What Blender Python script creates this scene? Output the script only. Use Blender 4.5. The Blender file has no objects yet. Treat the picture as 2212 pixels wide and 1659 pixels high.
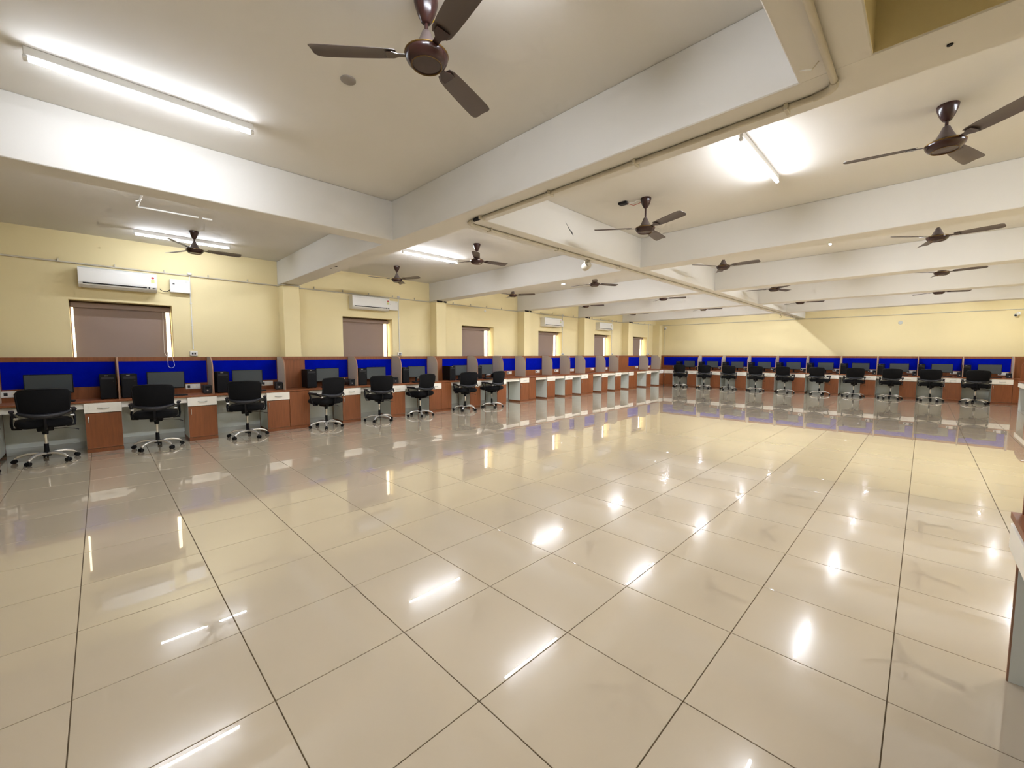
import bpy, bmesh, math, random
from mathutils import Matrix, Vector
random.seed(7)
R = math.radians
SC = bpy.context.scene
COL = SC.collection

# ------------------------------------------------------------------ camera
H = 1.44
YAW, PITCH, ROLL = R(45.0), R(-4.145), R(0.06)
_f = Vector((-math.sin(YAW) * math.cos(PITCH), math.cos(YAW) * math.cos(PITCH), math.sin(PITCH)))
_r = Vector((math.cos(YAW), math.sin(YAW), 0))
_u = _r.cross(_f)
_r2 = _r * math.cos(ROLL) + _u * math.sin(ROLL)
_u2 = -_r * math.sin(ROLL) + _u * math.cos(ROLL)
cd = bpy.data.cameras.new('camera')
cd.sensor_width = 36.0
cd.lens = 888.0 / 2212.0 * 36.0
cd.clip_start = 0.05
cam = bpy.data.objects.new('camera', cd)
COL.objects.link(cam)
M = Matrix((_r2, _u2, -_f)).transposed().to_4x4()
M.translation = Vector((0, 0, H))
cam.matrix_world = M
SC.camera = cam

# ------------------------------------------------------------------ world, exposure
W = bpy.data.worlds.new('daylight')
SC.world = W
W.use_nodes = True
bg = W.node_tree.nodes['Background']
bg.inputs[0].default_value = (1.0, 0.82, 0.55, 1)
bg.inputs[1].default_value = 4.0
SC.view_settings.view_transform = 'Standard'
SC.view_settings.look = 'None'
SC.view_settings.gamma = 1.0
SC.view_settings.use_curve_mapping = False
SC.view_settings.exposure = 0.6
TUBE_STRENGTH = 220.0
SC.cycles.max_bounces = 5
SC.cycles.use_adaptive_sampling = True
SC.cycles.adaptive_threshold = 0.12
SC.cycles.adaptive_min_samples = 12
SC.cycles.use_denoising = True
SC.cycles.diffuse_bounces = 3
SC.cycles.glossy_bounces = 3
SC.cycles.transmission_bounces = 4
SC.cycles.sample_clamp_indirect = 6.0
SC.cycles.caustics_reflective = False
SC.cycles.caustics_refractive = False

# ------------------------------------------------------------------ sizes
XW, YF = -9.4, 19.4            # left wall, far wall
XR, XC, YB = 2.6, 0.97, -3.2   # right wall, stair core wall, back wall
ZC, ZB = 3.31, 2.84            # slab, underside of beams
XD, YD = -8.5, 18.45           # front line of the left and the far desks
ZP = 1.388                     # top of the desk screens
BEAM_Y = [2.63, 6.28, 9.64, 12.96, 16.22]
BEAM_W = 0.33


# ------------------------------------------------------------------ materials
def srgb(r, g, b):
    return tuple(((c / 255) / 12.92 if c / 255 <= 0.04045 else ((c / 255 + 0.055) / 1.055) ** 2.4) for c in (r, g, b)) + (1,)


def mat(name, rgb, rough=0.5, spec=0.5, metal=0.0, var=0.0, vscale=3.0, stretch=(1, 1, 1), bump=0.0, bscale=60.0,
        coat=0.0, coat_rough=0.03, rand=0.0, sheen=0.0):
    m = bpy.data.materials.new(name)
    m.use_nodes = True
    nt = m.node_tree
    p = nt.nodes['Principled BSDF']
    base = srgb(*rgb)
    p.inputs['Base Color'].default_value = base
    p.inputs['Roughness'].default_value = rough
    p.inputs['Specular IOR Level'].default_value = spec
    p.inputs['Metallic'].default_value = metal
    p.inputs['Coat Weight'].default_value = coat
    p.inputs['Coat Roughness'].default_value = coat_rough
    if sheen:
        p.inputs['Sheen Weight'].default_value = sheen
    tc = nt.nodes.new('ShaderNodeTexCoord')
    mp = nt.nodes.new('ShaderNodeMapping')
    mp.inputs['Scale'].default_value = stretch
    nt.links.new(tc.outputs['Object'], mp.inputs['Vector'])
    oi = nt.nodes.new('ShaderNodeObjectInfo')
    if var or rand:
        nz = nt.nodes.new('ShaderNodeTexNoise')
        nz.noise_dimensions = '4D'
        nz.inputs['Scale'].default_value = vscale
        nz.inputs['Detail'].default_value = 4.0
        nt.links.new(mp.outputs[0], nz.inputs['Vector'])
        ml = nt.nodes.new('ShaderNodeMath')
        ml.operation = 'MULTIPLY'
        ml.inputs[1].default_value = 37.0
        nt.links.new(oi.outputs['Random'], ml.inputs[0])
        nt.links.new(ml.outputs[0], nz.inputs['W'])
        mr = nt.nodes.new('ShaderNodeMapRange')
        mr.inputs['From Min'].default_value = 0.3
        mr.inputs['From Max'].default_value = 0.7
        mr.inputs['To Min'].default_value = 1 - var
        mr.inputs['To Max'].default_value = 1 + var
        nt.links.new(nz.outputs['Fac'], mr.inputs['Value'])
        r2 = nt.nodes.new('ShaderNodeMapRange')
        r2.inputs['To Min'].default_value = 1 - rand
        r2.inputs['To Max'].default_value = 1 + rand
        nt.links.new(oi.outputs['Random'], r2.inputs['Value'])
        mm = nt.nodes.new('ShaderNodeMath')
        mm.operation = 'MULTIPLY'
        nt.links.new(mr.outputs[0], mm.inputs[0])
        nt.links.new(r2.outputs[0], mm.inputs[1])
        hs = nt.nodes.new('ShaderNodeHueSaturation')
        hs.inputs['Color'].default_value = base
        nt.links.new(mm.outputs[0], hs.inputs['Value'])
        nt.links.new(hs.outputs['Color'], p.inputs['Base Color'])
    if bump:
        nb = nt.nodes.new('ShaderNodeTexNoise')
        nb.inputs['Scale'].default_value = bscale
        nb.inputs['Detail'].default_value = 3.0
        nt.links.new(mp.outputs[0], nb.inputs['Vector'])
        bp = nt.nodes.new('ShaderNodeBump')
        bp.inputs['Strength'].default_value = bump
        bp.inputs['Distance'].default_value = 0.01
        nt.links.new(nb.outputs['Fac'], bp.inputs['Height'])
        nt.links.new(bp.outputs['Normal'], p.inputs['Normal'])
    return m


MT = {}
MT['yellow'] = mat('yellow_wall_paint', (238, 222, 174), 0.75, 0.3, var=0.03, vscale=0.8, bump=0.05, bscale=30)
MT['white'] = mat('white_ceiling_paint', (226, 222, 214), 0.8, 0.25, var=0.025, vscale=0.7, bump=0.06, bscale=14)
MT['tile'] = mat('polished_cream_tile', (198, 182, 157), 0.14, 0.14, var=0.012, vscale=2.5, coat=1.0, coat_rough=0.006, rand=0.02)
MT['tile'].node_tree.nodes['Principled BSDF'].inputs['Coat IOR'].default_value = 1.75
MT['grout'] = mat('dark_grout', (96, 80, 58), 0.9, 0.2, var=0.1, vscale=20)
MT['wood'] = mat('brown_laminate', (137, 80, 45), 0.42, 0.4, var=0.16, vscale=6.0, stretch=(7, 7, 0.6), rand=0.04)
MT['edge'] = mat('tan_edge_band', (158, 120, 96), 0.5, 0.4, var=0.05)
MT['beige'] = mat('beige_divider_board', (196, 182, 160), 0.6, 0.3, var=0.03, vscale=60, bump=0.05, bscale=200)
MT['cream'] = mat('cream_drawer_laminate', (250, 244, 230), 0.4, 0.45, var=0.01)
MT['grey'] = mat('pale_grey_laminate', (224, 228, 220), 0.45, 0.4, var=0.02, vscale=4)
MT['blue'] = mat('blue_felt', (0, 18, 160), 0.95, 0.05, var=0.10, vscale=9, bump=0.2, bscale=300)
MT['black'] = mat('black_plastic', (13, 13, 16), 0.5, 0.2, var=0.1, vscale=12)
MT['mesh'] = mat('black_chair_mesh', (10, 10, 12), 0.8, 0.2, var=0.15, vscale=40, bump=0.3, bscale=400)
MT['seatfab'] = mat('black_seat_fabric', (13, 13, 15), 0.85, 0.2, bump=0.3, bscale=300)
MT['dgrey'] = mat('dark_grey_plastic', (36, 36, 40), 0.45, 0.4)
MT['screen'] = mat('switched_off_screen', (70, 76, 79), 0.3, 0.4, var=0.03)
MT['chrome'] = mat('polished_steel', (232, 230, 224), 0.25, 0.5, metal=0.7)
MT['steel'] = mat('brushed_steel', (190, 188, 182), 0.35, 0.5, metal=1.0)
MT['fan'] = mat('brown_fan_enamel', (92, 80, 75), 0.38, 0.5, var=0.06, vscale=5)
MT['fandark'] = mat('dark_brown_fan_enamel', (54, 30, 27), 0.22, 0.5)
MT['gold'] = mat('brass_trim', (112, 86, 44), 0.4, 0.5, metal=0.8)
MT['pwhite'] = mat('white_plastic', (238, 236, 230), 0.35, 0.45, var=0.01)
MT['pipe'] = mat('cream_painted_conduit', (206, 198, 180), 0.5, 0.4, var=0.04, vscale=8)
MT['plate'] = mat('grey_cover_plate', (150, 142, 132), 0.6, 0.3)
MT['dark'] = mat('dark_slot', (30, 28, 30), 0.6, 0.3)
MT['alu'] = mat('bronze_window_frame', (120, 92, 70), 0.4, 0.5, metal=0.3)
MT['red'] = mat('red_print', (190, 60, 50), 0.5, 0.3)
MT['green'] = mat('pale_yellow_green_print', (214, 216, 150), 0.5, 0.3)
MT['yprint'] = mat('yellow_tag', (222, 190, 40), 0.5, 0.3)
MT['skirt'] = mat('pale_skirting_tile', (196, 198, 190), 0.3, 0.45)


def emission(name, rgb, s):
    m = bpy.data.materials.new(name)
    m.use_nodes = True
    nt = m.node_tree
    nt.nodes.remove(nt.nodes['Principled BSDF'])
    e = nt.nodes.new('ShaderNodeEmission')
    e.inputs[0].default_value = rgb
    e.inputs[1].default_value = s
    nt.links.new(e.outputs[0], nt.nodes['Material Output'].inputs[0])
    return m


MT['tube'] = emission('lit_led_tube', (0.86, 0.905, 1.0, 1), TUBE_STRENGTH)
MT['tubeback'] = emission('lit_led_tube_back', (0.86, 0.905, 1.0, 1), TUBE_STRENGTH * 0.03)
# some first-bay tubes turned down to darken the beam and wall beside them
MT['tube_old'] = emission('lit_dimmed_led_tube', (0.83, 0.89, 1.0, 1), TUBE_STRENGTH * 0.5)
MT['tubeback_old'] = emission('lit_dimmed_led_tube_back', (0.83, 0.89, 1.0, 1), TUBE_STRENGTH * 0.02)


def blind_mat():
    m = bpy.data.materials.new('mauve_blind_fabric')
    m.use_nodes = True
    nt = m.node_tree
    p = nt.nodes['Principled BSDF']
    p.inputs['Base Color'].default_value = srgb(158, 139, 128)
    p.inputs['Roughness'].default_value = 0.9
    p.inputs['Specular IOR Level'].default_value = 0.1
    tr = nt.nodes.new('ShaderNodeBsdfTranslucent')
    tr.inputs[0].default_value = srgb(214, 170, 150)
    mx = nt.nodes.new('ShaderNodeMixShader')
    mx.inputs[0].default_value = 0.04
    nt.links.new(p.outputs[0], mx.inputs[1])
    nt.links.new(tr.outputs[0], mx.inputs[2])
    nt.links.new(mx.outputs[0], nt.nodes['Material Output'].inputs[0])
    return m


def glass_mat():
    m = bpy.data.materials.new('window_glass')
    m.use_nodes = True
    nt = m.node_tree
    nt.nodes.remove(nt.nodes['Principled BSDF'])
    t = nt.nodes.new('ShaderNodeBsdfTransparent')
    t.inputs[0].default_value = (0.95, 0.97, 0.96, 1)
    g = nt.nodes.new('ShaderNodeBsdfGlossy')
    g.inputs['Roughness'].default_value = 0.02
    mx = nt.nodes.new('ShaderNodeMixShader')
    mx.inputs[0].default_value = 0.06
    nt.links.new(t.outputs[0], mx.inputs[1])
    nt.links.new(g.outputs[0], mx.inputs[2])
    nt.links.new(mx.outputs[0], nt.nodes['Material Output'].inputs[0])
    return m


MT['blind'] = blind_mat()
MT['glass'] = glass_mat()


# ------------------------------------------------------------------ mesh builder
class MB:
    def __init__(s):
        s.v, s.f = [], []

    def add(s, vs, fs):
        o = len(s.v)
        s.v += [tuple(v) for v in vs]
        s.f += [tuple(i + o for i in f) for f in fs]
        return s

    def box(s, x0, y0, z0, x1, y1, z1, b=0.0):
        lo, hi = (min(x0, x1), min(y0, y1), min(z0, z1)), (max(x0, x1), max(y0, y1), max(z0, z1))
        sg = [(i, j, k) for i in (0, 1) for j in (0, 1) for k in (0, 1)]
        P = (lo, hi)
        if b <= 0:
            vs = [(P[i][0], P[j][1], P[k][2]) for i, j, k in sg]
            return s.add(vs, [(0, 1, 3, 2), (4, 6, 7, 5), (0, 4, 5, 1), (2, 3, 7, 6), (0, 2, 6, 4), (1, 5, 7, 3)])
        vs, ix = [], {}
        for c in sg:
            for a in range(3):
                q = []
                for t in range(3):
                    e = P[c[t]][t]
                    q.append(e if t == a else e + (b if c[t] == 0 else -b))
                ix[c, a] = len(vs)
                vs.append(q)
        fs = []
        for a in range(3):
            o1, o2 = [t for t in range(3) if t != a]
            for sd in (0, 1):
                q = []
                for p1, p2 in ((0, 0), (1, 0), (1, 1), (0, 1)):
                    c = [0, 0, 0]
                    c[a], c[o1], c[o2] = sd, p1, p2
                    q.append(ix[tuple(c), a])
                fs.append(q)
        for a in range(3):
            o1, o2 = [t for t in range(3) if t != a]
            for p1 in (0, 1):
                for p2 in (0, 1):
                    c0, c1 = [0, 0, 0], [0, 0, 0]
                    c0[a], c1[a] = 0, 1
                    c0[o1] = c1[o1] = p1
                    c0[o2] = c1[o2] = p2
                    c0, c1 = tuple(c0), tuple(c1)
                    fs.append((ix[c0, o1], ix[c1, o1], ix[c1, o2], ix[c0, o2]))
        for c in sg:
            fs.append((ix[c, 0], ix[c, 1], ix[c, 2]))
        return s.add(vs, fs)

    def cyl(s, p0, p1, r0, r1=None, n=12, caps=True):
        r1 = r0 if r1 is None else r1
        p0, p1 = Vector(p0), Vector(p1)
        d = (p1 - p0).normalized()
        a = d.orthogonal().normalized()
        b = d.cross(a)
        vs = []
        for p, r in ((p0, r0), (p1, r1)):
            for i in range(n):
                t = 2 * math.pi * i / n
                vs.append(p + (a * math.cos(t) + b * math.sin(t)) * r)
        fs = [(i, (i + 1) % n, n + (i + 1) % n, n + i) for i in range(n)]
        if caps:
            fs += [tuple(range(n - 1, -1, -1)), tuple(range(n, 2 * n))]
        return s.add(vs, fs)

    def tube(s, path, r, n=8, flat=1.0):
        path = [Vector(p) for p in path]
        rs = r if isinstance(r, (list, tuple)) else [r] * len(path)
        vs = []
        a = None
        for i, p in enumerate(path):
            d = (path[min(i + 1, len(path) - 1)] - path[max(i - 1, 0)]).normalized()
            if a is None:
                a = d.orthogonal().normalized() if abs(d.z) > 0.95 else d.cross(Vector((0, 0, 1))).normalized()
            else:
                a = (a - d * a.dot(d)).normalized()
            b = d.cross(a)
            for k in range(n):
                t = 2 * math.pi * k / n
                vs.append(p + (a * math.cos(t) + b * math.sin(t) * flat) * rs[i])
        fs = []
        for i in range(len(path) - 1):
            for k in range(n):
                fs.append((i * n + k, i * n + (k + 1) % n, (i + 1) * n + (k + 1) % n, (i + 1) * n + k))
        fs += [tuple(range(n - 1, -1, -1)), tuple(range((len(path) - 1) * n, len(path) * n))]
        return s.add(vs, fs)

    def lathe(s, prof, n=20, c=(0, 0, 0), ring=False):
        if ring:
            prof = list(prof) + [prof[0]]
        vs = []
        for r, z in prof:
            for k in range(n):
                t = 2 * math.pi * k / n
                vs.append((c[0] + r * math.cos(t), c[1] + r * math.sin(t), c[2] + z))
        fs = []
        for i in range(len(prof) - 1):
            for k in range(n):
                fs.append((i * n + k, i * n + (k + 1) % n, (i + 1) * n + (k + 1) % n, (i + 1) * n + k))
        if not ring:
            fs += [tuple(range(n - 1, -1, -1)), tuple(range((len(prof) - 1) * n, len(prof) * n))]
        return s.add(vs, fs)

    def prism(s, poly, axis, a0, a1):
        """poly: 2D points in the two other axes (in x,y,z order); extruded along axis from a0 to a1"""
        n = len(poly)
        vs = []
        for a in (a0, a1):
            for p in poly:
                q = [p[0], p[1]]
                q.insert(axis, a)
                vs.append(q)
        fs = [tuple(range(n - 1, -1, -1)), tuple(range(n, 2 * n))]
        fs += [(i, (i + 1) % n, n + (i + 1) % n, n + i) for i in range(n)]
        return s.add(vs, fs)

    def grid(s, fn, nu, nv, th):
        """sheet with thickness: fn(u,v)->(point, normal)"""
        top, bot = [], []
        for i in range(nu + 1):
            for j in range(nv + 1):
                p, nrm = fn(i / nu, j / nv)
                p, nrm = Vector(p), Vector(nrm).normalized()
                top.append(p + nrm * th / 2)
                bot.append(p - nrm * th / 2)
        N = len(top)
        fs = []
        w = nv + 1
        for i in range(nu):
            for j in range(nv):
                a, b, c, d = i * w + j, (i + 1) * w + j, (i + 1) * w + j + 1, i * w + j + 1
                fs.append((a, b, c, d))
                fs.append((N + a, N + d, N + c, N + b))
        rim = [(i * w) for i in range(nu + 1)] + [nu * w + j for j in range(1, nv + 1)] + \
              [i * w + nv for i in range(nu - 1, -1, -1)] + [j for j in range(nv - 1, 0, -1)]
        for k in range(len(rim)):
            a, b = rim[k], rim[(k + 1) % len(rim)]
            fs.append((a, b, N + b, N + a))
        return s.add(top + bot, fs)

    def mesh(s, name, m, smooth=None):
        me = bpy.data.meshes.new(name)
        me.from_pydata(s.v, [], s.f)
        bm = bmesh.new()
        bm.from_mesh(me)
        bmesh.ops.recalc_face_normals(bm, faces=bm.faces)
        bm.to_mesh(me)
        bm.free()
        me.materials.append(MT[m] if isinstance(m, str) else m)
        if smooth is not None:
            me.shade_smooth()
            me.set_sharp_from_angle(angle=R(smooth))
        return me

    def build(s, name, m, parent=None, smooth=None, loc=None, label=None):
        o = bpy.data.objects.new(name, s.mesh(name, m, smooth))
        COL.objects.link(o)
        o.parent = parent
        if loc:
            o.location = loc
        if label:
            o['label'] = label
        return o


def tag(o, label, cat, group=None, kind=None):
    if label:
        o['label'] = label
    if cat:
        o['category'] = cat
    if group:
        o['group'] = group
    if kind:
        o['kind'] = kind
    return o


def thing(name, label, cat, loc=(0, 0, 0), rz=0.0, group=None):
    o = bpy.data.objects.new(name, None)
    o.empty_display_size = 0.1
    COL.objects.link(o)
    o.location = loc
    o.rotation_euler = (0, 0, rz)
    return tag(o, label, cat, group)


def struct(name, loc=None):
    o = bpy.data.objects.new(name, None)
    COL.objects.link(o)
    if loc:
        o.location = loc
    o['kind'] = 'structure'
    return o


def dup(root, loc, rz, label, group=None, mat_swap=None):
    r = root.copy()
    COL.objects.link(r)
    r.location = loc
    r.rotation_euler = (0, 0, rz)
    r['label'] = label
    if group:
        r['group'] = group
    for ch in root.children:
        c = ch.copy()
        COL.objects.link(c)
        c.parent = r
        for g in ch.children:
            d = g.copy()
            COL.objects.link(d)
            d.parent = c
    return r


ORD = ['first', 'second', 'third', 'fourth', 'fifth', 'sixth', 'seventh', 'eighth', 'ninth', 'tenth', 'eleventh',
       'twelfth', 'thirteenth', 'fourteenth', 'fifteenth', 'sixteenth', 'seventeenth', 'eighteenth', 'nineteenth']

# local frame of everything along a desk row: +X to the right of somebody facing the desk, +Y towards the wall
RZ_L, RZ_F, RZ_R = R(90), 0.0, R(-90)


def atL(s, d, z=0.0):
    return (XD - d, s, z)


def atF(s, d, z=0.0):
    return (s, YD + d, z)


# ------------------------------------------------------------------ floor
fl = MB().box(XW - 0.3, YB, -0.12, XR, YF + 0.2, -0.0035).build('floor', 'grout')
fl['kind'] = 'structure'
TS, GAP, TX, TY = 0.6, 0.004, -1.235, 1.044
cells = []
kx0, kx1 = math.floor((XW - TX) / TS), math.ceil((XR - TX) / TS)
ky0, ky1 = math.floor((YB - TY) / TS), math.ceil((YF - TY) / TS)
for i in range(kx0, kx1):
    for j in range(ky0, ky1):
        x0, x1 = max(TX + i * TS + GAP / 2, XW), min(TX + (i + 1) * TS - GAP / 2, XR)
        y0, y1 = max(TY + j * TS + GAP / 2, YB), min(TY + (j + 1) * TS - GAP / 2, YF)
        if x1 - x0 < 0.05 or y1 - y0 < 0.05:
            continue
        full = (x1 - x0 > 0.595 and y1 - y0 > 0.595)
        cx, cy = (x0 + x1) / 2, (y0 + y1) / 2
        v = Vector((cx, cy, -H))
        dz = v.dot(_f)
        sx = abs(v.dot(_r)) / max(dz, 0.01)
        seen = dz > 0.3 and sx < 1106 / 888 + 0.35 and cx > XD
        cells.append((0 if (seen and full) else 1, v.length, x0, y0, x1, y1))
cells.sort()
tile_me = MB().box(-0.298, -0.298, -0.009, 0.298, 0.298, 0.0, 0.0012).mesh('tile', 'tile')
rest = MB()
n_t = 0
for far, dist, x0, y0, x1, y1 in cells:
    if far == 0 and n_t < 300:
        o = bpy.data.objects.new('tile', tile_me)
        COL.objects.link(o)
        o.parent = fl
        o.location = ((x0 + x1) / 2, (y0 + y1) / 2, random.uniform(-0.0002, 0.0))
        o.rotation_euler = (random.gauss(0, 0.00025), random.gauss(0, 0.00025), 0)
        n_t += 1
    else:
        rest.box(x0, y0, -0.009, x1, y1, 0.0, 0.0012)
o = rest.build('tile_field', 'tile', fl)
o['kind'] = 'stuff'

# ------------------------------------------------------------------ walls
WIN = [(-0.305, 0.935), (3.945, 5.185), (7.37, 8.60), (10.68, 11.97), (14.07, 15.32), (17.2, 18.48)]
WZ0, WZ1, WT = 1.05, [2.285, 2.30, 2.265, 2.24, 2.245, 2.245], 0.30
wl = MB()
wl.box(XW - WT, YB, 0, XW, YF, WZ0)
wl.box(XW - WT, YB, 2.31, XW, YF, ZC + 0.1)
edges = [YB] + [e for w in WIN for e in w] + [YF]
for k in range(0, len(edges), 2):
    wl.box(XW - WT, edges[k], WZ0, XW, edges[k + 1], 2.31)
for (a, b), t in zip(WIN, WZ1):
    wl.box(XW - WT, a, t, XW, b, 2.31)
wl = wl.build('wall_left', 'yellow')
wl['kind'] = 'structure'
for y in BEAM_Y:
    MB().box(XW, y + 0.01, 0, XW + 0.3, y + 0.315, ZB, 0.004).build('pillar', 'yellow', wl)
MB().box(XW, YF - 0.3, 0, XW + 0.34, YF, ZB, 0.004).build('pillar', 'yellow', wl)
wf = MB().box(XW - WT, YF, 0, XR + 0.2, YF + 0.2, ZC + 0.1).build('wall_far', 'yellow')
wf['kind'] = 'structure'
wr = MB().box(XR, 2.95, 0, XR + 0.2, YF + 0.2, ZC + 0.1).build('wall_right', 'yellow')
wr['kind'] = 'structure'
wc = MB().box(XC, YB, 0, XC + 0.2, 2.95, ZC + 0.1).box(XC + 0.2, 2.80, 0, XR + 0.2, 2.95, ZC + 0.1).build('wall_core', 'yellow')
wc['kind'] = 'structure'
wb = MB().box(XW - WT, YB - 0.2, 0, XC + 0.2, YB, ZC + 0.1).build('wall_back', 'yellow')
wb['kind'] = 'structure'

# ------------------------------------------------------------------ ceiling and beams
ce = MB().box(XW - WT, YB - 0.2, ZC, XR + 0.2, YF + 0.2, ZC + 0.15).build('ceiling', 'white')
ce['kind'] = 'structure'
e = 0.0
for k, y in enumerate(BEAM_Y):
    MB().box(XW, y, ZB, XR, y + BEAM_W, ZC, 0.006).build('beam', 'white', ce)
MB().box(-4.98, YB, ZB + 0.001, -4.715, BEAM_Y[0] + 0.02, ZC, 0.006).build('beam', 'white', ce)
MB().box(-0.535, YB, ZB + 0.001, -0.243, BEAM_Y[0] + 0.02, ZC, 0.006).build('beam', 'white', ce)
MB().box(-3.68, BEAM_Y[0] + 0.2, ZB + 0.001, -3.335, YF, ZC, 0.006).build('beam', 'white', ce)
# yellow painted upper wall inside the bay over the stair core
MB().box(-0.243, YB, ZB + 0.007, -0.2415, BEAM_Y[0], ZC).box(-0.243, BEAM_Y[0] - 0.0015, ZB + 0.007, XC, BEAM_Y[0], ZC) \
    .build('upper_wall_lining', 'yellow', ce)

# ------------------------------------------------------------------ windows and blinds
WORDW = ['under the first air conditioner', 'under the second air conditioner',
         'without an air conditioner above', 'under the third air conditioner',
         'under the fourth air conditioner', 'nearest the far left corner']
for k, ((a, b), t) in enumerate(zip(WIN, WZ1)):
    w = struct('window_%d' % (k + 1), (XW - 0.26, 0, 0))
    f = MB()
    f.box(-0.03, a, WZ0, 0.0, b, WZ0 + 0.04, 0.003).box(-0.03, a, t - 0.04, 0.0, b, t, 0.003)
    f.box(-0.03, a, WZ0 + 0.04, 0.0, a + 0.012, t - 0.04, 0.003).box(-0.03, b - 0.012, WZ0 + 0.04, 0.0, b, t - 0.04, 0.003)
    f.box(-0.03, (a + b) / 2 - 0.02, WZ0 + 0.04, 0.0, (a + b) / 2 + 0.02, t - 0.04, 0.003)
    f.build('window_frame', 'alu', w)
    for p0, p1 in ((a + 0.012, (a + b) / 2 - 0.02), ((a + b) / 2 + 0.02, b - 0.012)):
        MB().box(-0.018, p0, WZ0 + 0.04, -0.012, p1, t - 0.04).build('pane', 'glass', w)
    MB().box(-0.0, a, WZ0, 0.27, b, WZ0 + 0.02, 0.003).build('window_sill', 'skirt', w)
    bl = thing('roller_blind', 'mauve grey roller blind drawn down in the window ' + WORDW[k], 'roller blind',
               (XW - 0.228, (a + b) / 2, t - 0.02), 0, 'roller blinds in the left wall windows')
    hw = (b - a) / 2
    yl, yr = -hw + (0.04 if k == 0 else 0.025), hw - (0.072, 0.115, 0.19, 0.19, 0.22, 0.22)[k]
    sk = (0.0, 0.02, 0.0, 0.03, 0.0, 0.0)[k]
    L = t - 0.02 - WZ0 - 0.12
    MB().box(-0.03, -hw + 0.01, -0.085, 0.045, hw - 0.01, -0.004, 0.008).build('head_box', 'blind', bl)
    # hanging cloth, pulled a little out of square on two windows
    MB().grid(lambda u, v: ((0.004 * math.sin(v * 9 + k) * v, yl + (yr - yl) * u - (sk * v if u > 0.5 else 0), -0.06 - L * v), (1, 0, 0)),
              8, 10, 0.0015).build('cloth', 'blind', bl, 60)
    MB().cyl((0, yl, -0.06 - L), (0, yr - sk, -0.06 - L), 0.012, n=10).build('bottom_bar', 'blind', bl, 40)
    # bead chain: down the window, over the top of the desk screen, loop hanging in front of it
    zt = -(t - 0.02)
    zl = zt + (1.215 if k != 1 else 1.25)
    yc, xf = hw - 0.09, 0.648
    ch = [(0.035, yc - 0.02, -0.06), (0.04, yc - 0.03, zt + 1.47), (0.30, yc - 0.035, zt + 1.415), (0.57, yc - 0.038, zt + 1.402), (xf - 0.01, yc - 0.04, zt + 1.396), (xf, yc - 0.042, zt + 1.37)]
    ch += [(xf, yc - 0.042 * math.cos(math.pi * q / 10), zl + 0.04 - 0.05 * math.sin(math.pi * q / 10)) for q in range(11)]
    ch += [(xf, yc + 0.022, zt + 1.37), (xf - 0.01, yc + 0.02, zt + 1.396), (0.57, yc + 0.018, zt + 1.402), (0.30, yc + 0.015, zt + 1.415), (0.04, yc + 0.01, zt + 1.47), (0.035, yc + 0.02, -0.06)]
    MB().tube(ch, 0.003, 5).build('bead_chain', 'pwhite', bl, 60)

# ------------------------------------------------------------------ tube lights


def tube_light(x, y, label, dim=''):
    t = thing('tube_light', label, 'tube light', (x, y, ZC), 0, 'lit tube lights on the ceiling')
    MB().box(-0.014, -0.61, -0.05, 0.014, 0.61, 0.0, 0.003).build('batten', 'pwhite', t)
    for s in (-1, 1):
        MB().cyl((0, s * 0.59, -0.068), (0, s * 0.612, -0.068), 0.0165, n=12).box(-0.009, s * 0.594, -0.066, 0.009, s * 0.61, -0.045).build('end_cap', 'pwhite', t, 40)
    def arc(a0, a1, r, n):
        return [(r * math.sin(R(a0 + (a1 - a0) * i / n)), -0.068 - r * math.cos(R(a0 + (a1 - a0) * i / n))) for i in range(n + 1)]
    def strip(p):
        n = len(p)
        return MB().add([(x, yy, z) for yy in (-0.59, 0.59) for x, z in p], [(i, i + 1, n + i + 1, n + i) for i in range(n - 1)])
    # frosted lower half gives the light, the upper half only lets a little of it through
    strip(arc(-88, 88, 0.0145, 5)).build('tube', 'tube' + dim, t, 60)
    strip(arc(88, 272, 0.0143, 3)).build('tube_back', 'tubeback' + dim, t, 60)
    return t


ROWS = [4.5, 7.95, 11.1, 14.4, 17.75]
COLS = [(-6.64, 'left'), (-4.05, 'beam'), (-1.18, 'right'), (1.40, 'wall')]
rowname = ['between the first and second cross beams', 'between the second and third cross beams', 'between the third and fourth cross beams',
           'between the fourth and fifth cross beams', 'behind the last cross beam']
colname = ['row nearer the windows', 'row beside the middle beam', 'row right of the middle beam',
           'row along the right wall']
t0 = tube_light(-3.98, 0.37, 'large bright tube light on the ceiling at upper left, beside the nearest fan', '_old')
t1 = tube_light(-1.25, 1.0, 'tube light in the first bay right of the nearest fan, above the frame')
dup(t0, (-8.50, 1.06, ZC), 0, 'tube light close to the window wall behind the first small fan')
dup(t1, (-5.85, 0.42, ZC), 0, 'tube light hidden behind the lengthwise beam at upper left')
for ri, y in enumerate(ROWS):
    for ci, (x, _) in enumerate(COLS):
        dup(t1, (x, y, ZC), 0, 'tube light %s, %s' % (rowname[ri], colname[ci]))

# ------------------------------------------------------------------ ceiling fans


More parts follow.
